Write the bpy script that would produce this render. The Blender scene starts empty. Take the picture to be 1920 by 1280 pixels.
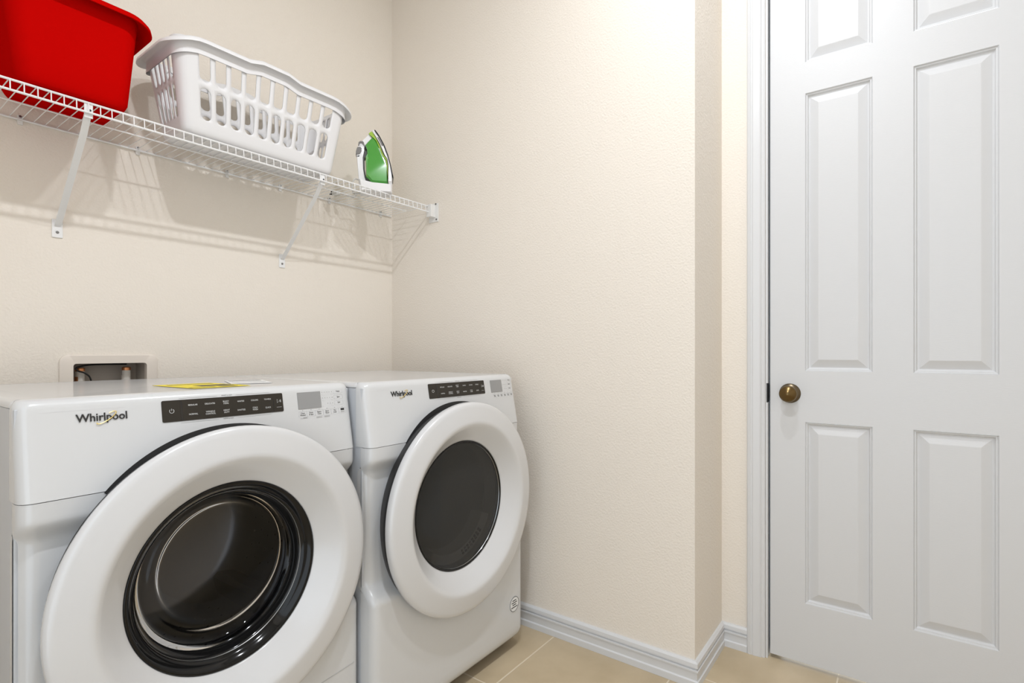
import bpy, bmesh, math, random
from mathutils import Vector, Matrix
random.seed(4)
C = bpy.context.scene.collection
scene = bpy.context.scene

# ---------------------------------------------------------------- camera
FPX, U0, V0 = 1001.0, 960.0, 657.6
HEAD = math.radians(36.29)
CAM = Vector((-1.719, -1.975, 1.07))
cd = bpy.data.cameras.new('camera'); cam = bpy.data.objects.new('camera', cd); C.objects.link(cam)
cam.location = CAM
cam.rotation_euler = (math.pi/2, 0, HEAD-math.pi/2)
cd.sensor_width = 36; cd.lens = FPX/1920*36; cd.shift_y = (V0-640)/1920
cd.clip_start = .01
scene.camera = cam
# ---------------------------------------------------------------- world, lamps, exposure
w = bpy.data.worlds.new('world'); scene.world = w; w.use_nodes = True
bg = w.node_tree.nodes['Background']; bg.inputs[0].default_value = (.84, .92, 1.0, 1); bg.inputs[1].default_value = 2.1
for lx, le in ((-.49, 12), (-1.39, 19.5)):                                     # two recessed ceiling downlights
    l = bpy.data.lights.new('ceiling_downlight', 'AREA'); l.shape = 'DISK'; l.size = .085; l.energy = le; l.color = (.945, .98, 1.03)
    o = bpy.data.objects.new('ceiling_downlight', l); o.location = (lx, -1.70, 2.942); C.objects.link(o)
vs = scene.view_settings
vs.view_transform = 'Standard'; vs.look = 'None'; vs.gamma = 1; vs.use_curve_mapping = False; vs.exposure = 0.0

def ray(u, v):
    f = Vector((math.cos(HEAD), math.sin(HEAD), 0)); r = Vector((math.sin(HEAD), -math.cos(HEAD), 0))
    return f + r*((u-U0)/FPX) + Vector((0, 0, -(v-V0)/FPX))

# ---------------------------------------------------------------- materials
MATS = {}
def mat(name, col, rough=.5, metal=0, coat=0, spec=.5, bump=None, mottle=None, trans=0, sss=0):
    """bump=(scale,strength,distance) noise relief; mottle=(scale,colour2,fac) noise colour."""
    m = bpy.data.materials.new(name); m.use_nodes = True; MATS[name] = m
    nt = m.node_tree; b = nt.nodes['Principled BSDF']
    b.inputs['Base Color'].default_value = (*col, 1); b.inputs['Roughness'].default_value = rough
    b.inputs['Metallic'].default_value = metal; b.inputs['Specular IOR Level'].default_value = spec
    if coat: b.inputs['Coat Weight'].default_value = coat; b.inputs['Coat Roughness'].default_value = .06
    if trans: b.inputs['Transmission Weight'].default_value = trans
    tc = nt.nodes.new('ShaderNodeTexCoord')
    if mottle:
        n = nt.nodes.new('ShaderNodeTexNoise'); n.inputs['Scale'].default_value = mottle[0]; n.inputs['Detail'].default_value = 5
        mx = nt.nodes.new('ShaderNodeMix'); mx.data_type = 'RGBA'
        rp = nt.nodes.new('ShaderNodeMapRange'); rp.inputs[1].default_value = .35; rp.inputs[2].default_value = .7; rp.inputs[4].default_value = mottle[2]
        nt.links.new(tc.outputs['Object'], n.inputs['Vector']); nt.links.new(n.outputs['Fac'], rp.inputs[0]); nt.links.new(rp.outputs[0], mx.inputs['Factor'])
        mx.inputs['A'].default_value = (*col, 1); mx.inputs['B'].default_value = (*mottle[1], 1)
        nt.links.new(mx.outputs['Result'], b.inputs['Base Color'])
    if bump:
        n = nt.nodes.new('ShaderNodeTexNoise'); n.inputs['Scale'].default_value = bump[0]; n.inputs['Detail'].default_value = 2
        mp = nt.nodes.new('ShaderNodeMapping')
        if len(bump) > 3: mp.inputs['Scale'].default_value = bump[3]
        bp = nt.nodes.new('ShaderNodeBump'); bp.inputs['Strength'].default_value = bump[1]; bp.inputs['Distance'].default_value = bump[2]
        nt.links.new(tc.outputs['Object'], mp.inputs['Vector']); nt.links.new(mp.outputs[0], n.inputs['Vector'])
        nt.links.new(n.outputs['Fac'], bp.inputs['Height']); nt.links.new(bp.outputs[0], b.inputs['Normal'])
    return m
def glassmat(name, tint, base, fac, rough=.03, ior=1.5):
    """tinted pane: see-through share FAC of colour TINT, the rest a glossy body of colour BASE."""
    m = bpy.data.materials.new(name); m.use_nodes = True; MATS[name] = m
    nt = m.node_tree; b = nt.nodes['Principled BSDF']; out = nt.nodes['Material Output']
    b.inputs['Base Color'].default_value = (*base, 1); b.inputs['Roughness'].default_value = rough; b.inputs['IOR'].default_value = ior
    t = nt.nodes.new('ShaderNodeBsdfTransparent'); t.inputs[0].default_value = (*tint, 1)
    g = nt.nodes.new('ShaderNodeBsdfGlossy'); g.inputs['Roughness'].default_value = rough
    fr = nt.nodes.new('ShaderNodeFresnel'); fr.inputs[0].default_value = ior
    m1 = nt.nodes.new('ShaderNodeMixShader'); m2 = nt.nodes.new('ShaderNodeMixShader'); m1.inputs[0].default_value = 1-fac
    d = nt.nodes.new('ShaderNodeBsdfDiffuse'); d.inputs[0].default_value = (*base, 1)
    nt.links.new(t.outputs[0], m1.inputs[1]); nt.links.new(d.outputs[0], m1.inputs[2])
    nt.links.new(fr.outputs[0], m2.inputs[0]); nt.links.new(m1.outputs[0], m2.inputs[1]); nt.links.new(g.outputs[0], m2.inputs[2])
    nt.links.new(m2.outputs[0], out.inputs['Surface'])
    return m
mat('wall', (.84, .778, .697), .85, spec=.25, bump=(150, .5, .003))
mat('ceiling', (.86, .85, .83), .9)
mat('trim', (.69, .695, .705), .38)
mat('door', (.665, .67, .68), .42, bump=(60, .10, .002, (1, 1, 9)))
mat('tile', (.60, .49, .335), .38, mottle=(5, (.45, .355, .225), .8), bump=(25, .06, .002))
mat('grout', (.72, .63, .50), .9)
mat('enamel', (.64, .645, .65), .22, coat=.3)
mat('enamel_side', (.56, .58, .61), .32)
mat('plastic_white', (.82, .82, .82), .3)
mat('door_white', (.65, .65, .655), .24, coat=.25)
mat('black_gloss', (.006, .006, .006), .10, spec=.3)
mat('black_matte', (.015, .015, .016), .5)
mat('panel_dark', (.034, .029, .023), .22, spec=.25)
mat('panel_dark2', (.020, .018, .016), .25)
mat('print_white', (.80, .80, .78), .5)
mat('print_black', (.02, .02, .02), .5)
mat('print_grey', (.42, .42, .42), .5)
mat('screen', (.30, .30, .30), .3)
mat('gold', (.75, .55, .18), .3, metal=.7)
mat('button_line', (.62, .62, .63), .5)
mat('steel', (.30, .30, .30), .3, metal=1)
mat('rubber', (.06, .06, .062), .5)
mat('dryer_drum', (.36, .36, .35), .45, metal=.5)
mat('lint_grey', (.34, .34, .335), .5)
glassmat('washer_glass', (.55, .55, .56), (.006, .006, .007), .85, .02, 1.32)
glassmat('dryer_glass', (.62, .62, .62), (.062, .062, .060), .50, .06, 1.3)
mat('wire_white', (.84, .84, .84), .35)
mat('red', (.50, .002, .0015), .55, spec=0.0, bump=(90, .05, .002))
mat('basket', (.78, .775, .785), .4)
mat('clip', (.80, .79, .77), .4)
mat('screw', (.25, .25, .25), .35, metal=1)
mat('brass', (.17, .115, .05), .27, metal=1)
mat('brass_rose', (.15, .12, .08), .30, metal=1)
mat('latch', (.03, .03, .03), .4, metal=.6)
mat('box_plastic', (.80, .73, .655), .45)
mat('box_plastic_shaded', (.48, .43, .38), .6)  # cream box plastic darkened, the shade inside the recess put into the colour
mat('copper', (.62, .27, .12), .35, metal=.9)
mat('valve_white', (.78, .74, .68), .4)
mat('cable_black', (.01, .01, .01), .4)
mat('yellow', (.88, .72, .02), .5)
mat('paper', (.80, .80, .80), .6)
mat('iron_white', (.84, .83, .84), .3, coat=.3)
mat('iron_green', (.07, .34, .045), .12, coat=.6)
mat('iron_lime', (.36, .55, .07), .2, coat=.4)
mat('iron_dark', (.035, .033, .030), .4)
mat('iron_grey', (.16, .15, .14), .4)
mat('cord', (.62, .61, .58), .45)

# ---------------------------------------------------------------- mesh helpers (all coordinates are world metres)
def worig(o):
    p = Vector((0, 0, 0))
    while o is not None: p += o.location; o = o.parent
    return p
def obj(name, verts, faces, m, parent=None, smooth=False, bevel=0, seg=2, solid=0, angle=40):
    me = bpy.data.meshes.new(name); me.from_pydata([tuple(v) for v in verts], [], faces)
    bm = bmesh.new(); bm.from_mesh(me); bmesh.ops.remove_doubles(bm, verts=bm.verts, dist=1e-6)
    bmesh.ops.recalc_face_normals(bm, faces=bm.faces); bm.to_mesh(me); bm.free()
    o = bpy.data.objects.new(name, me); C.objects.link(o)
    if m: me.materials.append(MATS[m])
    if parent is not None: o.parent = parent; o.location = -worig(parent)
    if smooth:
        me.polygons.foreach_set('use_smooth', [True]*len(me.polygons))
        if angle < 180: me.set_sharp_from_angle(angle=math.radians(angle))
    if solid:
        s = o.modifiers.new('solid', 'SOLIDIFY'); s.thickness = solid; s.offset = 0
    if bevel:
        b = o.modifiers.new('bevel', 'BEVEL'); b.width = bevel; b.segments = seg; b.limit_method = 'ANGLE'; b.harden_normals = False
    return o
def copy_at(src, delta, parent):
    o = src.copy(); C.objects.link(o); o.parent = parent; o.location = src.location + Vector(delta); return o
def thing(name, loc, label, cat, group=None):
    o = bpy.data.objects.new(name, None); C.objects.link(o); o.location = loc; o.empty_display_size = .05
    return tag(o, label, cat, group)
def tag(o, label, cat, group=None):
    o['label'] = label; o['category'] = cat
    if group: o['group'] = group
    return o
def struct(o, label=None):
    o['kind'] = 'structure'
    if label: o['label'] = label
    return o
def box(x0, x1, y0, y1, z0, z1):
    v = [(x, y, z) for z in (z0, z1) for y in (y0, y1) for x in (x0, x1)]
    return v, [(0, 2, 3, 1), (4, 5, 7, 6), (0, 1, 5, 4), (2, 6, 7, 3), (0, 4, 6, 2), (1, 3, 7, 5)]
def join(*vf):
    V, F = [], []
    for v, f in vf:
        n = len(V); V += list(v); F += [tuple(i+n for i in q) for q in f]
    return V, F
def lathe(prof, org, axis='y', n=64, close=False):
    """prof: [(r, t)] ; t runs along +axis."""
    V, F = [], []
    for r, t in prof:
        for k in range(n):
            a = 2*math.pi*k/n; c, s = r*math.cos(a), r*math.sin(a)
            p = {'y': (c, t, s), 'x': (t, c, s), 'z': (c, s, t)}[axis]
            V.append((org[0]+p[0], org[1]+p[1], org[2]+p[2]))
    m = len(prof)
    for i in range(m-1 + (1 if close else 0)):
        for k in range(n):
            a, b = i*n+k, i*n+(k+1) % n; c, d = ((i+1) % m)*n+k, ((i+1) % m)*n+(k+1) % n
            F.append((a, b, d, c))
    return V, F
def tube(path, r, n=8, closed=False, caps=True):
    P = [Vector(p) for p in path]; V, F = [], []; m = len(P); up = None
    for i, p in enumerate(P):
        if closed: t = P[(i+1) % m]-P[i-1]
        else: t = P[min(i+1, m-1)]-P[max(i-1, 0)]
        t.normalize()
        if up is None:
            up = Vector((0, 0, 1)) if abs(t.z) < .9 else Vector((1, 0, 0))
        s = t.cross(up).normalized(); up = s.cross(t).normalized()
        for k in range(n):
            a = 2*math.pi*k/n; V.append(p + s*(r*math.cos(a)) + up*(r*math.sin(a)))
    for i in range(m if closed else m-1):
        for k in range(n):
            j = (i+1) % m
            F.append((i*n+k, i*n+(k+1) % n, j*n+(k+1) % n, j*n+k))
    if caps and not closed:
        F.append(tuple(range(n))); F.append(tuple((m-1)*n+k for k in range(n)))
    return V, F
def smooth_path(pts, sub=6):
    P = [Vector(p) for p in pts]; out = []
    for i in range(len(P)-1):
        a, b, c, d = P[max(i-1, 0)], P[i], P[i+1], P[min(i+2, len(P)-1)]
        for k in range(sub):
            t = k/sub
            out.append(.5*((2*b)+(c-a)*t+(2*a-5*b+4*c-d)*t*t+(3*b-a-3*c+d)*t**3))
    return out+[P[-1]]
def rrect(cx, cy, a, b, r, n=6):
    """rounded rectangle outline, counter-clockwise from the lower right corner."""
    out = []
    for qx, qy, a0 in ((1, -1, -90), (1, 1, 0), (-1, 1, 90), (-1, -1, 180)):
        for k in range(n+1):
            t = math.radians(a0+90*k/n); out.append((cx+qx*(a-r)+r*math.cos(t), cy+qy*(b-r)+r*math.sin(t)))
    return out
def loft(loops, cap0=False, cap1=False):
    n = len(loops[0]); V = [p for l in loops for p in l]; F = []
    for i in range(len(loops)-1):
        for k in range(n):
            F.append((i*n+k, i*n+(k+1) % n, (i+1)*n+(k+1) % n, (i+1)*n+k))
    if cap0: F.append(tuple(range(n)))
    if cap1: F.append(tuple((len(loops)-1)*n+k for k in range(n)))
    return V, F
def cells(us, vs_, skip, t0, t1, put):
    """slab of grid cells (u,v) between depths t0 and t1, cells in skip left open; put(u,v,t)->xyz."""
    V, F, ix = [], [], {}
    def vi(i, j, k):
        if (i, j, k) not in ix: ix[(i, j, k)] = len(V); V.append(put(us[i], vs_[j], (t0, t1)[k]))
        return ix[(i, j, k)]
    nu, nv = len(us)-1, len(vs_)-1
    solid = lambda i, j: 0 <= i < nu and 0 <= j < nv and (i, j) not in skip
    for i in range(nu):
        for j in range(nv):
            if not solid(i, j): continue
            for k in (0, 1): F.append((vi(i, j, k), vi(i+1, j, k), vi(i+1, j+1, k), vi(i, j+1, k)))
            for di, dj, e in ((-1, 0, ((i, j), (i, j+1))), (1, 0, ((i+1, j), (i+1, j+1))), (0, -1, ((i, j), (i+1, j))), (0, 1, ((i, j+1), (i+1, j+1)))):
                if not solid(i+di, j+dj):
                    (a, b), (c, d) = e; F.append((vi(a, b, 0), vi(c, d, 0), vi(c, d, 1), vi(a, b, 1)))
    return V, F
TEXTS = []
def text(s, size, org, xd, yd, m, parent, bold=0, name='lettering', align='CENTER', sx=1.0, thick=0.0):
    TEXTS.append((s, size, Vector(org), Vector(xd).normalized(), Vector(yd).normalized(), m, parent, bold, name, align, sx, thick))
def build_texts():
    tmp = []
    for t in TEXTS:
        cu = bpy.data.curves.new('t', 'FONT'); cu.body = t[0]; cu.size = t[1]; cu.align_x = t[9]; cu.align_y = 'CENTER'
        cu.offset = t[7]*t[1]; cu.resolution_u = 3; cu.extrude = t[11]
        o = bpy.data.objects.new('t', cu); C.objects.link(o); tmp.append(o)
    bpy.context.view_layer.update(); dg = bpy.context.evaluated_depsgraph_get()
    for o, (s, size, org, xd, yd, m, parent, bold, name, align, sx, thick) in zip(tmp, TEXTS):
        me = bpy.data.meshes.new_from_object(o.evaluated_get(dg)); zd = xd.cross(yd)
        for v in me.vertices: v.co = org + xd*(v.co.x*sx) + yd*v.co.y + zd*v.co.z
        me.materials.clear(); me.materials.append(MATS[m])
        me.name = name
        q = bpy.data.objects.new(name, me); C.objects.link(q); q.parent = parent; q.location = -worig(parent)
        bpy.data.objects.remove(o)

# ================================================================ the room
XL, YF, ZC, XD, YS = -2.2, -3.2, 2.95, .312, -1.437
fl = struct(obj('floor', *box(XL-.1, XD+.1, YF-.1, .1, -.08, -.0012), 'grout'))
P = .4415
xs = [-.383+P*k for k in range(-5, 3)]; ys = [-.917+P*k for k in range(-6, 4)]
for i in range(len(xs)-1):
    for j in range(len(ys)-1):
        g = .0022
        x0, x1, y0, y1 = max(xs[i]+g, XL), min(xs[i+1]-g, XD+.08), max(ys[j]+g, YF), min(ys[j+1]-g, 0)
        if x1-x0 < .03 or y1-y0 < .03: continue
        obj('floor_tile', *box(x0, x1, y0, y1, -.012, random.uniform(-.0006, .0)), 'tile', fl, bevel=.0015, seg=2)
struct(obj('ceiling', *box(XL-.1, XD+.2, YF-.1, .1, ZC, ZC+.1), 'ceiling'))
OX0, OX1, OZ0, OZ1 = -1.217, -1.028, .87, 1.032          # outlet box opening
struct(obj('wall_back', *cells([XL-.1, OX0-.008, OX1+.008, .0], [-.05, OZ0-.008, OZ1+.008, ZC], {(1, 1)}, 0, .1, lambda u, v, t: (u, t, v)), 'wall'))
struct(obj('wall_right', *box(0, XD+.1, YS, .1, -.05, ZC), 'wall'))
DY0, DY1, DZ1 = -1.598, -2.309, 2.44                        # door leaf
struct(obj('wall_door', *cells([YF-.1, DY1-.012, DY0+.012, YS], [-.05, DZ1+.01, ZC], {(1, 0)}, XD, XD+.1, lambda u, v, t: (t, u, v)), 'wall'))
struct(obj('wall_left', *cells([YF-.1, -2.75, -1.25, .1], [-.05, 2.15, ZC], {(1, 0)}, XL, XL-.1, lambda u, v, t: (t, u, v)), 'wall'))
struct(obj('wall_front', *box(XL-.1, XD+.1, YF-.1, YF, -.05, ZC), 'wall'))

# baseboards: stepped profile (outset, height), mitred at the outside and inside corner
BP = [(0, 0), (.0145, 0), (.0145, .021), (.0100, .0245), (.0100, .049), (.0140, .0515), (.0140, .056), (.0070, .0575), (.0070, .0620), (.0125, .0645), (.0115, .077), (.006, .083), (0, .083)]
def sweep(p0, p1):
    return loft([[(*p0(t), z) for t, z in BP], [(*p1(t), z) for t, z in BP]], True, True)
struct(obj('baseboard_right', *sweep(lambda t: (-t, -.002), lambda t: (-t, YS-t)), 'trim'))
struct(obj('baseboard_return', *sweep(lambda t: (-t, YS-t), lambda t: (XD-t, YS-t)), 'trim'))
struct(obj('baseboard_door', *sweep(lambda t: (XD-t, YS-t), lambda t: (XD-t, -1.526)), 'trim'))

# door casing (profile across its width) and jamb
CP = [(-1.526, 0), (-1.526, .012), (-1.529, .015), (-1.537, .017), (-1.540, .0145), (-1.544, .0145), (-1.547, .0165), (-1.567, .0135), (-1.571, .0145), (-1.574, .0105), (-1.578, .0105), (-1.581, .0085), (-1.584, .0085), (-1.584, 0)]
tr = struct(obj('trim_1', *loft([[(XD-t, y, 0) for y, t in CP], [(XD-t, y, 2.51) for y, t in CP]], True, True), 'trim'), 'white moulded casing upright at latch side')
obj('jamb', *box(XD-.004, XD+.1, -1.592, -1.586, 0, 2.45), 'trim', tr)
obj('jamb_stop', *box(XD+.05, XD+.1, -1.625, -1.586, 0, 2.45), 'trim', tr)
obj('strike_plate', *join(box(XD-.0055, XD+.02, -1.5925, -1.588, .89, .958)), 'latch', tr, bevel=.002)
MP = lambda y: -3.907-y                                      # mirror of the upright for the hinge side
struct(obj('trim_2', *loft([[(XD-t, MP(y), 0) for y, t in CP], [(XD-t, MP(y), 2.51) for y, t in CP]], True, True), 'trim'))
struct(obj('trim_3', *box(XD-.014, XD, -2.381, -1.526, 2.452, 2.51), 'trim', bevel=.003))

# six-panel door leaf: frame of stiles and rails, six raised panels set in
FX = XD+.006
PC = [(-1.894, -1.707), (-2.192, -1.999)]; PR = [(.219, .829), (1.003, 1.937), (2.044, 2.325)]
us = [DY1, PC[1][0], PC[1][1], PC[0][0], PC[0][1], DY0]; vv = [.015, PR[0][0], PR[0][1], PR[1][0], PR[1][1], PR[2][0], PR[2][1], DZ1]
door = struct(obj('door_1', *cells(us, vv, {(i, j) for i in (1, 3) for j in (1, 3, 5)}, FX, FX+.035, lambda u, v, t: (t, u, v)), 'door', bevel=.0012), 'white six panel moulded interior door with brass knob')
PP = [(0, 0), (.0025, .0045), (.0055, .0048), (.0075, .0095), (.0100, .0118), (.0125, .0118), (.0365, .002), (.0385, .0015)]
for (a, b) in PC:
    for (c, d) in PR:
        loops = [[(FX+t, a+i, c+i), (FX+t, b-i, c+i), (FX+t, b-i, d-i), (FX+t, a+i, d-i)] for i, t in PP]
        obj('panel', *loft(loops, False, True), 'door', door)
KY, KZ = -1.660, .925
k = obj('knob', *lathe([(.0, -.0595), (.004, -.0592), (.012, -.0545), (.0225, -.0475), (.0268, -.043), (.0278, -.038), (.0255, -.032), (.018, -.028), (.0125, -.024), (.0115, -.012), (.0125, -.006)], (FX, KY, KZ), 'x', 48), 'brass', door, smooth=True)
k['label'] = 'antique brass knob'
obj('rose', *lathe([(.0, -.0105), (.014, -.0105), (.02, -.009), (.028, -.0065), (.0325, -.003), (.0335, 0)], (FX, KY, KZ), 'x', 48), 'brass_rose', k, smooth=True)
obj('latch_plate', *box(FX+.004, FX+.03, DY0-.001, DY0+.0015, .897, .953), 'latch', door)

# ================================================================ washer and dryer
HW = .340
SL = .187                                        # how far the fascia leans back per metre of height
ZS, ZT, ZB = .811, .985, .040
def sstep(a, b, x):
    t = min(1, max(0, (x-a)/(b-a))); return t*t*(3-2*t)
def front_y(z):
    y = -.015 + .037*sstep(.395, .445, z) - .022*sstep(.737, .778, z)
    if z < ZB+.03: y += .016*((ZB+.03-z)/.03)**2
    return y
def row(xc, yf, z, yl, hw, rc, yb, nf=34):
    """one horizontal outline: left flank, rounded corner, front, rounded corner, right flank"""
    pts = [(xc-hw, yb, z)]
    for k in range(7):
        t = math.radians(90*k/6); pts.append((xc-hw+rc-rc*math.cos(t), yl+rc-rc*math.sin(t), z))
    for k in range(1, nf):
        pts.append((xc-hw+rc+(2*hw-2*rc)*k/nf, yl, z))
    for k in range(7):
        t = math.radians(90*k/6); pts.append((xc+hw-rc+rc*math.sin(t), yl+rc-rc*math.cos(t), z))
    return pts+[(xc+hw, yb, z)]
def strip(rows, skip=None):
    n = len(rows[0]); V = [p for r in rows for p in r]; F = []
    for i in range(len(rows)-1):
        for k in range(n-1):
            q = (i*n+k, i*n+k+1, (i+1)*n+k+1, (i+1)*n+k)
            if skip and skip(sum((Vector(V[j]) for j in q), Vector())/4): continue
            F.append(q)
    return V, F
ZD, RO = .589, .322                               # door centre height and outer radius

def appliance(xc, yf, kind, label):
    W = kind == 'washing_machine'
    T = thing(kind, (xc, yf+.34, 0), label, 'washing machine' if W else 'clothes dryer')
    yb = yf+.06
    YB = -.095
    for s in (-1, 1):
        x0, x1 = sorted((xc+s*(HW-.0015), xc+s*(HW-.008)))
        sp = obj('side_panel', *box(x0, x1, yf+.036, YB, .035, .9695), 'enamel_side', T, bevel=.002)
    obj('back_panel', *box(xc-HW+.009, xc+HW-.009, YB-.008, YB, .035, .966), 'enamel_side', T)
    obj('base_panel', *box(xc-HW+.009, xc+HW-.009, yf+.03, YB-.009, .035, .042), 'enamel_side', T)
    for sx in (-1, 1):
        for yy in (yf+.07, YB-.06):
            obj('foot', *lathe([(.0, 0), (.022, 0), (.022, .012), (.010, .016), (.010, .036), (0, .036)], (xc+sx*.28, yy, 0), 'z', 16), 'rubber', T, smooth=True)
    # lid with softly rounded border
    lid = []
    for i, (d, z) in enumerate([(0, .9705), (0, .974), (.0025, .980), (.008, .9835), (.016, .9845), (.05, .983)]):
        lid.append([(x, y, z) for x, y in rrect(xc, (yf+.052+YB)/2, HW-.0005-d, (YB-yf-.052)/2-d*.6, .018)])
    obj('lid', *loft(lid, True, True), 'enamel', T, smooth=True, angle=60)
    # lower front panel, waisted beside the door
    zs = [ZB+.0, ZB+.003, ZB+.008, ZB+.016, ZB+.03] + [.09+.02*i for i in range(15)] + [.38+.008*i for i in range(10)] + [.47+.02*i for i in range(13)] + [.73+.006*i for i in range(10)] + [.795, .8104]
    rows = []
    for z in zs:
        hw = HW
        if z < ZB+.03: hw = HW-.03+math.sqrt(max(0, .03**2-(ZB+.03-z)**2))
        rc = .024 + .010*(sstep(.40, .45, z)-sstep(.735, .775, z))
        rows.append(row(xc, yf, z, yf+front_y(z), hw, rc, yb-.02))
    hole = lambda c: math.hypot(c.x-xc, c.z-ZD) < .235 and c.y < yf+.03
    fp = obj('front_panel', *strip(rows, hole), 'enamel', T, smooth=True, angle=50)
    if W:
        lw = []
        for k in range(21):
            x = xc-HW+.02+(2*HW-.04)*k/20; lw.append((x, yf-.0152, .236+.016*((x-xc)/HW)**2))
        obj('service_seam', *tube(lw, .0009, 6), 'print_grey', fp)
    # fascia, leaning back, its top rolled over on to the lid
    fy = lambda z: yf+SL*(z-ZS)
    rows = [row(xc, yf, z, fy(z), HW+.0, .022, yb+.0) for z in (ZS+.0005, ZS+.003, .83, .85, .87, .89, .91, .93, .945, .958)]
    for k in range(1, 8):
        t = math.radians(90*k/7); r = .020
        rows.append(row(xc, yf, .963+.022*math.sin(t), fy(.963)+r*(1-math.cos(t)), HW-.012*(1-math.cos(t)), .022, yb))
    fa = obj('control_fascia', *strip(rows+[[(p[0], yb, ZT) for p in rows[-1]]]), 'enamel', T, smooth=True, angle=60)
    nrm = Vector((0, -1, SL)).normalized(); up = Vector((0, SL, 1)).normalized(); X = Vector((1, 0, 0))
    def on(x, z, o=.0006): return Vector((xc+x, fy(z), z)) + nrm*o
    def plate(name, x0, x1, z0, z1, m, o=.0006, r=.002, t=.0012, parent=fa):
        lp = rrect((x0+x1)/2, (z0+z1)/2, abs(x1-x0)/2, abs(z1-z0)/2, r, 3)
        return obj(name, *loft([[on(x, z, -.001) for x, z in lp], [on(x, z, o) for x, z in lp]], False, True), m, parent)
    def bar(x0, x1, z, h, m, o=.0006): plate('print_line', x0, x1, z-h/2, z+h/2, m, o, r=h*.2)
    lx = lambda x: x
    # seam groove above the logo
    plate('seam', -HW+.03, -HW+.16, .9612, .9622, 'button_line', .0003, r=.0003)
    # logo
    lc = -.217 if W else -.208; lz = .9455 if W else .947
    text('Whirlpool', .0205, on(lc, lz+.0005, .0012), X, up, 'print_black', fa, bold=.012, name='logo_lettering', sx=.93, thick=.0006)
    sw = []
    for k in range(26):
        a = math.radians(-200+ 262*k/25); e = Vector((.0185*math.cos(a), .0052*math.sin(a)))
        c, s_ = math.cos(math.radians(35)), math.sin(math.radians(35))
        sw.append(on(lc+.006+e.x*c-e.y*s_, lz-.001+(e.x*s_+e.y*c)*.95, .0022))
    obj('logo_swirl', *tube(sw, .00085, 6), 'gold', fa)
    # dark touch panel
    px0, px1, pz0, pz1 = (-.118, .143, .9245, .968) if W else (-.101, .165, .9245, .969)
    pn = plate('touch_panel', px0, px1, pz0, pz1, 'panel_dark', .0012, r=.003)
    pw, ph = px1-px0, pz1-pz0
    def pt(s, size, fx, fz, name='lettering', m='print_white'):
        text(s, size, on(px0+fx*pw, pz1-fz*ph, .0018), X, up, m, pn, name=name, sx=.92)
    for fx0, fx1, m in ((.131, .148, 'panel_dark2'), (.905, .914, 'panel_dark2')):
        plate('divider', px0+fx0*pw, px0+fx1*pw, pz0+.0015, pz1-(.0015 if fx0 < .5 else .015), m, .0016, r=.0005, parent=pn)
    top = [('REGULAR', .225), ('DELICATES', .357), ('BULKY\nITEMS', .487), ('WHITES', .612), ('COLORS', .734), ('TOWELS', .853)]
    bot = [('NORMAL', .225), ('WRINKLE\nCONTROL', .357), ('HEAVY\nDUTY', .487), ('SANITIZE', .612), ('COLD\nWASH', .734), ('QUICK', .853)]
    for s, f in top: pt(s, .0047, f, .28)
    for s, f in bot: pt(s, .0047, f, .72)
    pc = on(px0+.068*pw, pz1-.5*ph, .0018)
    obj('power_icon', *join(tube([pc+X*(.0042*math.sin(math.radians(a)))+up*(.0042*math.cos(math.radians(a))) for a in range(35, 326, 15)], .0004, 5), tube([pc+up*.0008, pc+up*.0050], .0004, 5)), 'print_white', pn)
    pc = on(px0+.958*pw, pz1-.42*ph, .0018)
    obj('start_icon', *join(tube([pc+X*-.004+up*.004, pc+X*.002, pc+X*-.004-up*.004], .0004, 5, closed=True), tube([pc+X*.0034+up*.003, pc+X*.0034-up*.003], .0004, 5), tube([pc+X*.005+up*.003, pc+X*.005-up*.003], .0004, 5)), 'print_white', pn)
    plate('start_text', px0+.935*pw, px0+.982*pw, pz0+.0105, pz0+.0113, 'print_grey', .0018, r=.0002, parent=pn)
    text('WHAT to wash' if W else 'WHAT to dry', .0036, on(px0+.5*pw, pz1+.0035), X, up, 'print_black', fa)
    text('HOW to wash' if W else 'HOW to dry', .0036, on(px0+.5*pw, pz0-.0035), X, up, 'print_black', fa)
    for z in (pz1+.0032, pz0-.0034):
        bar(px0+.13*pw, px0+.42*pw, z, .0004, 'print_grey'); bar(px0+.58*pw, px0+.88*pw, z, .0004, 'print_grey')
    # display and buttons
    sx0, sx1, sz0, sz1 = (.182, .247, .925, .966) if W else (.199, .263, .925, .967)
    plate('display', sx0, sx1, sz0, sz1, 'screen', .0010, r=.0008)
    bx0, bx1 = (.287, .313) if W else (.296, .318)
    nb = ['Temp', 'Spin', 'Soil'] if W else ['Temp', None, None]
    for i, s in enumerate(nb):
        z = sz1-.003-.0145*i
        lp = rrect((bx0+bx1)/2, z, (bx1-bx0)/2, .0052, .0012, 3)
        obj('button_outline', *tube([on(x, zz, .0002) for x, zz in lp], .00028, 4, closed=True), 'button_line', fa)
        if s: text(s, .0050, on((bx0+bx1)/2, z), X, up, 'print_black', fa, bold=.01)
        else: bar(bx0+.006, bx1-.006, z, .0016, 'print_black')
        for j in range(5 if i < 2 else 3):
            obj('indicator', *lathe([(0, -.0008), (.0007, -.0006), (.0007, .0003)], on(bx0-.006-.0072*j, z), 'y', 8), 'print_grey', fa)
        bar(bx0-.009, bx0-.003, z-.0062, .0009, 'button_line'); bar(bx0-.036, bx0-.030, z-.0062, .0009, 'button_line')
    rx0, rx1 = (.181, .320) if W else (.206, .322)
    names = ['Clean\nWasher', 'Drain\n& Spin', 'Steam\nClean', 'Extra\nRinse', 'Pre\nSoak', None]
    cw = (rx1-rx0)/6
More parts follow.
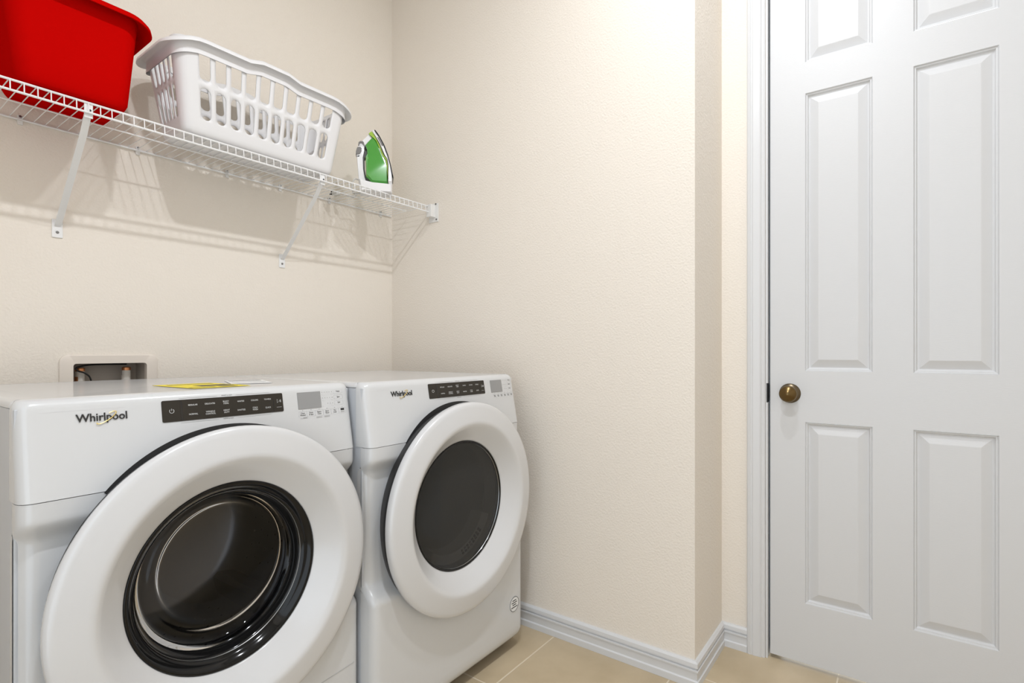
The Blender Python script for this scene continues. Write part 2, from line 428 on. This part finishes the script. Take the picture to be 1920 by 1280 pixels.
    for i in range(6):
        xm = rx0+cw*(i+.5); z = sz0-.0125
        lp = rrect(xm, z, cw/2-.0003, .0068, .0012, 3)
        obj('button_outline', *tube([on(x, zz, .0002) for x, zz in lp], .00028, 4, closed=True), 'button_line', fa)
        obj('indicator', *lathe([(0, -.0008), (.0007, -.0006), (.0007, .0003)], on(xm, z+.0092), 'y', 8), 'print_grey', fa)
        if W and names[i]: text(names[i], .0048, on(xm, z), X, up, 'print_black', fa, bold=.008)
        elif W:
            plate('option_badge', xm-.0052, xm+.0052, z+.0005, z+.0055, 'print_black', .0007, r=.0003)
            bar(xm-.005, xm+.005, z-.003, .0022, 'print_grey')
        else:
            bar(xm-.0042, xm+.0042, z+.0018, .0015, 'print_black'); bar(xm-.003, xm+.0045, z-.0018, .0015, 'print_black')
    if W:
        bar(rx0+.004, rx0+.024, sz0-.0225, .0006, 'print_grey'); bar(rx0+.012, rx0+.022, sz0-.0215, .0022, 'print_grey')
        for q in (2, 3):
            for dz in (0, .0022): bar(rx0+cw*q+.002, rx0+cw*q+.018, sz0-.0222-dz, .0008, 'print_grey')
    # door: white ring over a black shell
    O = (xc, yf, ZD); rb = -.040 if W else -.033         # back edge of the white ring
    rg = obj('door_ring', *lathe([(.300, rb), (.3190, rb-.001), (.3215, rb-.004), (.3220, -.0500), (.3200, -.0560), (.314, -.0600), (.306, -.0618), (.285, -.0655), (.266, -.0690), (.259, -.0695), (.252, -.0675), (.244, -.0610), (.220, -.0385), (.206, -.0250), (.2005, -.0205), (.1985, -.018), (.1985, -.006)], O, 'y', 128), 'door_white', T, smooth=True, angle=70)
    obj('door_shell', *lathe([(.200, -.012), (.300, rb), (.3150, rb-.0005), (.3175 if W else .3170, rb+.003), (.3145, -.02), (.3065, .0), (.297, .012), (.283, .03), (.250, .032)], O, 'y', 96), 'black_matte', rg, smooth=True, angle=50)
    # dark cut-out of the fascia round the top of the door
    ap = []
    for k in range(41):
        a = math.radians(43.5+93*k/40); c_, s_ = math.cos(a), math.sin(a)
        yy = lambda r: fy(ZD+r*s_)
        ap.append([(xc+(.010 if W else .016)+r*c_, yy(r)+d, ZD+r*s_) for r, d in ((.3200, -.0006), (.3200, .006), (.305, .006), (.305, -.0006))])
    obj('door_gap', *loft(ap, True, True), 'black_matte', fa)
    if W:
        tr_ = obj('window_trim', *lathe([(.1983, -.010), (.1978, -.0185), (.1945, -.0195), (.190, -.0165), (.183, -.006), (.1765, .004), (.1745, .0045), (.172, .012), (.167, .026), (.163, .030)], O, 'y', 128), 'black_gloss', rg, smooth=True, angle=70)
        # glass dish, thicker rim, nearly flat bottom
        bl = []
        for r_, t_ in [(.1655, .027), (.162, .040), (.156, .048), (.149, .050), (.142, .046), (.136, .042), (.131, .042), (.126, .046), (.118, .049), (.08, .053), (.04, .055), (.002, .0555)]:
            k_ = min(1, (.1655-r_)/.030)
            bl.append([(xc+.006*k_+r_*math.cos(2*math.pi*q/96), yf+t_, ZD+.003+.011*k_+r_*math.sin(2*math.pi*q/96)) for q in range(96)])
        obj('glass_bowl', *loft(bl, False, True), 'washer_glass', rg, smooth=True, angle=80)
        obj('rim_highlight', *lathe([(.1763, .0035), (.1755, .0020), (.1745, .0035), (.1755, .005)], O, 'y', 128, close=True), 'steel', rg, smooth=True)
        gk = obj('door_gasket', *lathe([(.168, .050), (.172, .062), (.19, .070), (.215, .066), (.232, .078), (.236, .095)], O, 'y', 64), 'rubber', T, smooth=True)
        dr = obj('drum', *lathe([(.237, .085), (.237, .36), (.20, .40), (.0, .42)], O, 'y', 96), 'steel', T, smooth=True, angle=50)
        for a in (75, 195, 315):
            c, s_ = math.cos(math.radians(a)), math.sin(math.radians(a)); R_ = Vector((c, 0, s_)); Tn = Vector((-s_, 0, c))
            pr = [(-.035, .236), (-.018, .205), (-.008, .192), (.008, .192), (.018, .205), (.035, .236)]
            obj('drum_vane', *loft([[Vector(O)+R_*r_+Tn*t_+Vector((0, y_, 0)) for t_, r_ in pr] for y_ in (.11, .35)], True, True), 'steel', dr, smooth=True)
        hv, hf = [], []
        for i in range(40):
            a = math.radians(9*i)
            for j in range(7):
                if abs(((i*9-75) % 120)) < 14 or abs(((i*9-75) % 120)-120) < 14: continue
                cpt = Vector(O)+Vector((.2362*math.cos(a+.04*(j % 2)), .115+.035*j, .2362*math.sin(a+.04*(j % 2))))
                Tn = Vector((-math.sin(a), 0, math.cos(a))); n0 = len(hv)
                hv += [cpt+Tn*(.003*math.cos(q))+Vector((0, .003*math.sin(q), 0)) for q in [k*math.pi/3 for k in range(6)]]; hf.append(tuple(range(n0, n0+6)))
        h = obj('drum_holes', hv, hf, 'black_matte', dr); h['kind'] = 'stuff'
    else:
        obj('window_trim', *lathe([(.1985, -.008), (.1985, -.0205), (.1965, -.0218), (.194, -.0205), (.1925, -.016)], O, 'y', 128), 'black_gloss', rg, smooth=True, angle=70)
        obj('window_bead', *lathe([(.1932, -.0165), (.1922, -.0180), (.1912, -.0165)], O, 'y', 128), 'steel', rg, smooth=True)
        obj('window_pane', *lathe([(.1935, -.0155), (.16, -.0172), (.10, -.0187), (.05, -.0193), (0, -.0195)], O, 'y', 96), 'dryer_glass', rg, smooth=True, angle=80)
        obj('door_liner', *lathe([(.2, .0), (.192, .045), (.205, .06)], O, 'y', 96), 'lint_grey', rg, smooth=True)
        obj('drum', *lathe([(.21, .06), (.262, .075), (.262, .42), (.0, .44)], O, 'y', 96), 'dryer_drum', T, smooth=True, angle=50)
        # lint screen housing: an arc shelf at the bottom of the opening with two rows of slots
        def arc(a, r, y): return Vector(O)+Vector((r*math.cos(math.radians(a)), y, r*math.sin(math.radians(a))))
        lp = []
        for a in range(236, 337, 4): lp.append([arc(a, .188, .012), arc(a, .160, .020), arc(a, .150, .060), arc(a, .188, .060)])
        lh = obj('lint_housing', *loft(lp, True, True), 'lint_grey', T, smooth=True, angle=30)
        slot = None
        for i in range(8):
            for j in range(2):
                a0 = 283+4.6*i; r0 = .1655+.009*j
                q = [arc(a0, r0, .0175-.0012*j), arc(a0+3, r0, .0175-.0012*j), arc(a0+3, r0+.006, .0155-.0012*j), arc(a0, r0+.006, .0155-.0012*j)]
                q2 = [p+Vector((0, -.0012, 0)) for p in q]
                obj('slot', *loft([q, q2], True, True), 'black_matte', lh)
        # round badge low on the front panel
        bc = Vector((xc+.2835, yf-.0154, .169))
        bd = obj('badge', *lathe([(0, -.0012), (.0262, -.0012), (.0262, .0006)], bc, 'y', 40), 'plastic_white', T)
        obj('badge_ring', *lathe([(.0262, -.0016), (.0262, .0002), (.0247, .0002), (.0247, -.0016)], bc, 'y', 40, close=True), 'print_black', bd)
        for z, a, b in ((.013, -.011, .010), (.0055, -.016, .015), (-.002, -.011, .010), (-.0105, -.018, .018)):
            obj('badge_line', *box(bc.x+a, bc.x+b, bc.y-.0018, bc.y-.001, bc.z+z-.0014, bc.z+z+.0014), 'print_black', bd)
    return T
washer = appliance(-1.150, -.790, 'washing_machine', 'white front-load washing machine with clear glass bowl door below water outlet box')
dryer = appliance(-.465, -.840, 'clothes_dryer', 'white front-load dryer with flat grey window, beside the bare beige wall')

# paper on the washer lid
def sheet(name, cx, cy, a, b, rot, z, m, parent=None):
    c, s = math.cos(rot), math.sin(rot)
    q = [(cx+x*c-y*s, cy+x*s+y*c) for x, y in ((-a, -b), (a, -b), (a, b), (-a, b))]
    return obj(name, *loft([[(x, y, z) for x, y in q], [(x, y, z+.0006) for x, y in q]], True, True), m, parent)
en = tag(sheet('energy_label', -1.105, -.565, .068, .098, .07, .9838, 'yellow'), 'yellow energy label with black print lying on the washer lid', 'label')
for (dx, dy, a, b) in ((.0, .06, .055, .006), (.02, -.02, .04, .022), (-.03, -.075, .03, .005), (.03, -.07, .02, .012)):
    sheet('print_block', -1.105+dx, -.565+dy, a, b, .07, .9841, 'print_black', en)
pg = tag(sheet('instruction_sheet', -.955, -.50, .05, .085, -.35, .9838, 'paper'), 'white printed sheet with thin black lines on the washer lid', 'paper')
for dy in (.06, .045, -.02): sheet('print_line', -.955+dy*.35, -.50+dy, .042, .002, -.35, .9841, 'print_black', pg)

# ================================================================ washer outlet box
ob = thing('water_outlet_box', (-1.123, 0, .86), 'cream recessed water outlet box with valves in wall behind washer', 'outlet box')
fr_o = rrect(-1.123, .957, .126, .102, .022, 6); fr_i = rrect((OX0+OX1)/2, (OZ0+OZ1)/2, (OX1-OX0)/2, (OZ1-OZ0)/2, .008, 6)
obj('frame', *loft([[(x, -.0005, z) for x, z in fr_o], [(x, -.005, z) for x, z in fr_o], [(x+(-1.123-x)*.03, -.0075, z+(.957-z)*.03) for x, z in fr_o], [(x, -.0065, z) for x, z in fr_i], [(x, .012, z) for x, z in fr_i]]), 'box_plastic', ob, smooth=True, angle=35)
obj('recess', *loft([[(x, .012, z) for x, z in fr_i], [(x, .085, z) for x, z in fr_i]], False, True), 'box_plastic_shaded', ob)
for vx, top in ((-1.188, 'copper'), (-1.068, 'copper')):
    v = obj('valve', *lathe([(.009, .89), (.009, .955), (.0115, .96), (.0115, 1.010), (.009, 1.012), (0, 1.012)], (vx, .045, 0), 'z', 20), 'valve_white', ob, smooth=True, angle=40)
    obj('pipe', *lathe([(.0122, 1.008), (.0122, 1.0165), (.009, 1.019), (0, 1.019)], (vx, .045, 0), 'z', 20), 'copper', v, smooth=True, angle=40)
    obj('pipe_stripe', *lathe([(.0118, .958), (.0118, .9915)], (vx-.001, .046, 0), 'z', 20), 'copper' if vx < -1.1 else 'valve_white', v, smooth=True)
obj('cable', *tube(smooth_path([(-1.066, .05, 1.0275), (-1.12, .04, 1.028), (-1.17, .03, 1.027), (-1.203, .02, 1.020), (-1.200, .018, 1.010), (-1.185, .02, 1.004), (-1.170, .022, .99), (-1.163, .025, .96)]), .0024, 8), 'cable_black', ob, smooth=True)

# ================================================================ wire shelf
SZ = 1.7135
sh = thing('wire_shelf', (-1.1, -.005, 1.40), 'white wire shelf on angled brackets across the wall above the appliances', 'shelf')
xa, xb = XL+.004, -.006
for nm, y, z, r in (('back_rod', -.0065, SZ-.0045, .0030), ('middle_rod', -.137, SZ-.0042, .0022), ('front_upper_rod', -.272, SZ-.0015, .0030), ('front_lower_rod', -.276, SZ-.0275, .0030)):
    obj(nm, *tube([(xa, y, z), (xb-(.03 if 'mid' in nm else .004), y, z)], r, 8), 'wire_white', sh, smooth=True)
wp = [(-.0247, -.004, SZ), (-.0247, -.255, SZ), (-.0247, -.270, SZ), (-.0247, -.2748, SZ-.002), (-.0247, -.2775, SZ-.008), (-.0247, -.2795, SZ-.030)]
w0 = obj('deck_wire', *tube(wp, .00135, 6), 'wire_white', sh, smooth=True)
n = int((xb-xa)/.0251)
for i in range(1, n): copy_at(w0, (-.0251*i, 0, 0), sh)
for cx in (-.071, -.347, -.569, -.773, -1.052, -1.334, -1.62, -1.9):
    c = obj('wall_clip', *join(box(cx-.006, cx+.006, -.006, -.0005, SZ-.018, SZ+.008), box(cx-.005, cx+.005, -.0115, -.005, SZ-.0105, SZ-.0075)), 'clip', sh, bevel=.0015)
    obj('screw', *lathe([(0, -.0085), (.003, -.008), (.0035, -.006)], (cx, 0, SZ+.004), 'y', 10), 'screw', c, smooth=True)
for bx in (-1.253, -.561, -1.95):
    top, low = Vector((bx, -.266, SZ-.040)), Vector((bx, -.008, 1.432))
    d = (low-top).normalized()
    hx = .0085
    br = obj('support_bracket', *loft([[(bx-w_, p.y+oy, p.z+oz) for w_, oy, oz in ((-hx, -.003, .002), (hx, -.003, .002), (hx*.9, .007, -.004), (-hx*.9, .007, -.004))] for p in (top+Vector((0, .0, .012)), top+d*.05, top+d*.2, low-d*.03, low)], True, True), 'wire_white', sh, bevel=.003, seg=3)
    obj('hook_tab', *box(bx-.0095, bx+.0095, -.2715, -.2685, SZ-.040, SZ-.0015), 'wire_white', br, bevel=.0015)
    obj('hook_hole', *lathe([(0, -.0002), (.003, -.0002), (.003, .0008)], (bx+.003, -.2716, SZ-.0195), 'y', 12), 'black_matte', br)
    obj('wall_plate', *box(bx-.0125, bx+.0125, -.0035, -.0003, 1.397, 1.450), 'wire_white', br, bevel=.0015)
    obj('screw', *lathe([(0, -.0065), (.003, -.006), (.0042, -.0035)], (bx, 0, 1.4125), 'y', 12), 'screw', br, smooth=True)
eb = obj('end_bracket', *box(-.0036, -.0003, -.309, -.252, 1.644, 1.727), 'clip', sh, bevel=.0012)
obj('socket_block', *box(-.031, -.003, -.292, -.262, 1.664, 1.7195), 'clip', eb, bevel=.002)
for z in (1.7235, 1.655):
    obj('screw', *lathe([(0, -.0075), (.003, -.007), (.004, -.0036)], (0, -.2985 if z < 1.7 else -.295, z), 'x', 12), 'screw', eb, smooth=True)

# ================================================================ red tub
TZ = SZ+.0030
def tub_loop(t, out=0, z=None, drop=0):
    cx = -1.279-.003*t; cy = -.193+.002*t; a = .1145+.0270*t+out; b = .094+.015*t+out; r = .034+.01*t+out*.6
    zz = TZ+.252*t if z is None else z
    return [(x, y, zz-drop*abs((x-cx)/a)**3) for x, y in rrect(cx, cy, a, b, r, 8)]
tb = thing('storage_tub', (-1.2825, -.193, TZ), 'tall red plastic tub with flared rim standing on wire shelf', 'tub')
lo = [tub_loop(0, -.018, TZ), tub_loop(0, -.009, TZ+.0012), tub_loop(0, -.004, TZ+.008), tub_loop(.08, 0), tub_loop(.3), tub_loop(.6), tub_loop(.95), tub_loop(1)]
li = [tub_loop(t, -.003-(.03 if t == 0 else 0), (TZ+.003) if t == 0 else None) for t in (1, .6, .1, 0)]
obj('body', *loft(lo+li, True, True), 'red', tb, smooth=True, angle=50)
zt = TZ+.252
obj('rim', *loft([tub_loop(1, -.003, zt-.001), tub_loop(1, .0, zt+.003), tub_loop(1, .018, zt+.001, .004), tub_loop(1, .028, zt-.006, .012), tub_loop(1, .030, zt-.014, .016), tub_loop(1, .027, zt-.0145, .016), tub_loop(1, .016, zt-.004, .006), tub_loop(1, .0, zt-.003)]), 'red', tb, smooth=True, angle=80)

# ================================================================ laundry basket with real slots
bk = thing('laundry_basket', (-.77, -.19, TZ), 'white plastic laundry basket with two rows of long slots on wire shelf', 'basket')
BH = .262
def bdims(t): return .252+.040*t, .078+.040*t, .024+.010*t
def bpt(sec, q, t):
    """point on the basket wall: section 0 front, 1 right, 2 back, 3 left (straight), 4..7 the corner after each"""
    a, b, r = bdims(t); z = TZ+BH*t; cx, cy = -.77, -.19
    if sec == 0: p = (-(a-r)+2*(a-r)*q, -b)
    elif sec == 1: p = (a, -(b-r)+2*(b-r)*q)
    elif sec == 2: p = ((a-r)-2*(a-r)*q, b)
    elif sec == 3: p = (-a, (b-r)-2*(b-r)*q)
    else:
        th = math.radians((-90, 0, 90, 180)[sec-4]+90*q); sx, sy = ((1, -1), (1, 1), (-1, 1), (-1, -1))[sec-4]
        p = (sx*(a-r)+r*math.cos(th), sy*(b-r)+r*math.sin(th))
    return Vector((cx+p[0], cy+p[1], z))
V, F = [], []
def patch(sec, q0, q1, t0, t1, nq=1, nt=1):
    n0 = len(V)
    for j in range(nt+1):
        for i in range(nq+1): V.append(bpt(sec, q0+(q1-q0)*i/nq, t0+(t1-t0)*j/nt))
    for j in range(nt):
        for i in range(nq): F.append((n0+j*(nq+1)+i, n0+j*(nq+1)+i+1, n0+(j+1)*(nq+1)+i+1, n0+(j+1)*(nq+1)+i))
def slotcell(sec, q0, q1, t0, t1, sq, s0, s1, tt):
    """cell with a stadium hole: half width sq (in q), from s0 to s1 (in t); tt = cap height in t"""
    qm = (q0+q1)/2; hole, rim = [], []
    K = 6
    for k in range(K+1):
        a = math.pi*k/K; hole.append((qm+sq*math.cos(a), s1-tt+tt*math.sin(a)))
    for k in range(K+1):
        a = math.pi+math.pi*k/K; hole.append((qm+sq*math.cos(a), s0+tt+tt*math.sin(a)))
    for i, (q, t) in enumerate(hole):
        if i <= K: f = i/K; rim.append((q1+(q0-q1)*f, t1) if 0 < i < K else ((q1, t1) if i == 0 else (q0, t1)))
        else: f = (i-K-1)/K; rim.append((q0+(q1-q0)*f, t0))
    n0 = len(V); m = len(hole)
    V.extend(bpt(sec, *p) for p in hole); V.extend(bpt(sec, *p) for p in rim)
    for i in range(m): F.append((n0+i, n0+(i+1) % m, n0+m+(i+1) % m, n0+m+i))
TB, T0, TM, T1 = .09, .17, .562, .955
for sec, ncol, m0 in ((0, 10, .035), (2, 10, .035), (1, 5, .02), (3, 5, .02)):
    qa, qb = max(m0, 0), 1-max(m0, 0)
    for t0, t1 in ((TB, T0), (T0, TM), (TM, T1), (T1, 1)):
        patch(sec, 0, qa, t0, t1); patch(sec, qb, 1, t0, t1)
    cwid = (qb-qa)/ncol
    for i in range(ncol):
        q0, q1 = qa+cwid*i, qa+cwid*(i+1)
        patch(sec, q0, q1, TB, T0, 6); patch(sec, q0, q1, T1, 1, 6)
        slotcell(sec, q0, q1, T0, TM, cwid*.34, T0+.015, TM-.035, .055)
        slotcell(sec, q0, q1, TM, T1, cwid*.34, TM+.035, T1-.012, .055)
for sec in (4, 5, 6, 7):
    for t0, t1 in ((TB, T0), (T0, TM), (TM, T1), (T1, 1)): patch(sec, 0, 1, t0, t1, 8)
per = []
for sec, m0 in ((0, .035), (1, .02), (2, .035), (3, .02)):
    ncol = 10 if sec in (0, 2) else 5
    per += [(sec, 0.0)] + [(sec, m0+(1-2*m0)*k/(ncol*6)) for k in range(ncol*6+1)] + [(sec, 1.0)] + [(sec+4, k/8) for k in range(1, 8)]
rows_ = [[bpt(sec, q, TB) for sec, q in per]]
for ins, z in ((.0022, .0150), (.0055, .0085), (.0110, .0040), (.0180, .0018), (.030, .0014)):
    l_ = []
    for p in rows_[0]:
        a_, b_, r_ = bdims(TB); x, y = p.x+.77, p.y+.19
        l_.append(Vector((-.77+x*(1-ins/a_), -.19+y*(1-ins/b_), TZ+z)))
    rows_.append(l_)
V2, F2 = loft(rows_, False, True); V, F = join((V, F), (V2, F2))
bw = obj('shell', V, F, 'basket', bk, smooth=True, solid=.0028, angle=60)
# rim: outline resampled so that it can rise in the middle of the long sides and dip at the grips
def rim_pts(out, dz):
    a, b, r = bdims(1); a += out; b += out*(.72 if out > 0 else 1); r += out; pts = []
    base = []
    for sec in range(4):
        for k in range(24):
            q = k/24
            base.append((sec, q))
        for k in range(8):
            base.append((sec+4, k/8))
    for sec, q in base:
        cx, cy = -.77, -.19
        if sec == 0: p = (-(a-r)+2*(a-r)*q, -b)
        elif sec == 1: p = (a, -(b-r)+2*(b-r)*q)
        elif sec == 2: p = ((a-r)-2*(a-r)*q, b)
        elif sec == 3: p = (-a, (b-r)-2*(b-r)*q)
        else:
            th = math.radians((-90, 0, 90, 180)[sec-4]+90*q); sx, sy = ((1, -1), (1, 1), (-1, 1), (-1, -1))[sec-4]
            p = (sx*(a-r)+r*math.cos(th), sy*(b-r)+r*math.sin(th))
        x, y = p
        lift = .012*(1-sstep(.045, .085, abs(x)))
        dip = .024*sstep(.22, .32, abs(x))
        pts.append((cx+x, cy+y, TZ+BH+dz+lift-dip))
    return pts
obj('rim', *loft([rim_pts(-.0015, -.036), rim_pts(-.001, .004), rim_pts(.006, .008), rim_pts(.020, .006), rim_pts(.0285, .0), rim_pts(.030, -.009), rim_pts(.0275, -.009), rim_pts(.018, .001), rim_pts(.006, .003), rim_pts(.0018, -.004), rim_pts(.0018, -.036)]), 'basket', bk, smooth=True, angle=80)

# ================================================================ steam iron standing on its heel
E1 = Vector((.77, -.638, 0)).normalized(); E2 = Vector((.638, .77, 0)).normalized()
IB = Vector((-.272, -.215, TZ))
ir = thing('steam_iron', IB, 'green and white steam iron standing on its heel on wire shelf', 'iron')
def ipt(cx, cy, d): return IB + E1*((cx/9.14-65)*.00214) + Vector((0, 0, max(0, (1234-cy)/9.14*.0022))) + E2*d
def ihalf(cy): return .050*max(.12, 1-max(0, (1150-cy)/1010)**2.2)**.5    # the iron narrows to its tip
def iron_part(name, poly, wf, m, parent=ir, rnd=.8):
    n = len(poly); mx = sum(p[0] for p in poly)/n; my = sum(p[1] for p in poly)/n
    rings = []
    for f, k in ((-1, .90), (-rnd, 1), (rnd, 1), (1, .90)):
        rings.append([ipt(mx+(x-mx)*(k if wf > .3 else 1-(1-k)*.5), my+(y-my)*(k if wf > .3 else 1-(1-k)*.5), f*wf*ihalf(y)) for x, y in poly])
    return obj(name, *loft(rings, True, True), m, parent, smooth=True, angle=40)
sk = iron_part('skirt', [(540, 150), (575, 175), (640, 270), (720, 430), (790, 620), (840, 800), (872, 985), (868, 1100), (812, 1100), (814, 790), (795, 680), (745, 610), (662, 400), (575, 240), (530, 170)], 1.0, 'iron_white')
iron_part('soleplate', [(566, 150), (582, 152), (650, 245), (735, 415), (805, 610), (855, 800), (890, 975), (878, 985), (842, 805), (792, 620), (722, 425), (640, 258)], 1.08, 'cable_black')
iron_part('heel', [(300, 1040), (400, 1062), (530, 1085), (800, 1092), (870, 1100), (868, 1234), (330, 1234)], .95, 'iron_white')
iron_part('water_tank', [(535, 285), (600, 330), (660, 480), (720, 620), (765, 690), (795, 800), (798, 1092), (530, 1088), (470, 1020), (425, 985), (415, 640), (440, 590), (438, 520), (415, 445), (470, 370)], .86, 'iron_green')
iron_part('lime_trim', [(520, 178), (560, 240), (640, 400), (700, 560), (730, 625), (780, 680), (800, 790), (800, 1000), (785, 800), (765, 695), (705, 625), (655, 500), (590, 340), (540, 285), (470, 222)], .96, 'iron_lime')
iron_part('tank_window', [(418, 640), (465, 640), (470, 1010), (430, 985)], .80, 'iron_lime')
iron_part('nose', [(470, 222), (540, 288), (470, 370), (412, 445), (395, 440), (385, 395), (355, 365), (425, 290)], .62, 'iron_white')
hd = iron_part('handle', [(355, 365), (400, 440), (395, 520), (372, 640), (378, 850), (405, 1010), (440, 1085), (300, 1050), (285, 850), (268, 640), (262, 560), (290, 450), (300, 400)], .42, 'iron_white')
iron_part('grip', [(405, 455), (432, 500), (436, 560), (415, 605), (395, 640), (400, 850), (425, 985), (470, 1022), (520, 1040), (530, 1090), (430, 1086), (398, 1000), (372, 850), (368, 650), (385, 520)], .45, 'iron_dark')
iron_part('steam_button', [(275, 470), (320, 460), (358, 470), (352, 540), (325, 590), (285, 605), (252, 595), (255, 540)], .46, 'iron_grey')
iron_part('dial', [(292, 440), (298, 385), (325, 360), (365, 362), (395, 395), (405, 440), (385, 430), (360, 395), (330, 390), (310, 410), (305, 445)], .5, 'iron_grey')
iron_part('slot_mark', [(272, 622), (318, 612), (315, 628), (285, 640)], .44, 'cable_black')
iron_part('side_print', [(615, 285), (632, 285), (715, 440), (712, 455), (695, 450)], 1.005, 'iron_grey', rnd=.9)
cpts = [ipt(300, 1010, .0), ipt(240, 1000, -.005), ipt(205, 1060, -.01), ipt(190, 1150, -.01), ipt(215, 1222, .0)]
for k in range(34):
    a = k*.62; cpts.append(ipt(255+62*math.cos(a), 1216-28*((k*7) % 5)/4, .018+.030*math.sin(a)))
cpts += [ipt(180, 1220, .08), Vector((-.352, -.10, TZ+.0045)), Vector((-.357, -.085, TZ+.005))]
co = obj('power_cord', *tube(smooth_path(cpts, 4), .0026, 6), 'cord', ir, smooth=True)
pgd = obj('plug', *loft([[(-.358+x, -.082+.0, TZ+.009+z) for x, z in rrect(0, 0, .010, .007, .003, 3)], [(-.362+x, -.058, TZ+.009+z) for x, z in rrect(0, 0, .012, .008, .003, 3)]], True, True), 'cord', co, bevel=.001)
obj('plug_face', *join(box(-.376, -.350, -.0585, -.0545, TZ+.002, TZ+.017), box(-.371, -.3695, -.055, -.038, TZ+.006, TZ+.013), box(-.3565, -.355, -.055, -.038, TZ+.006, TZ+.013)), 'cable_black', co)

build_texts()
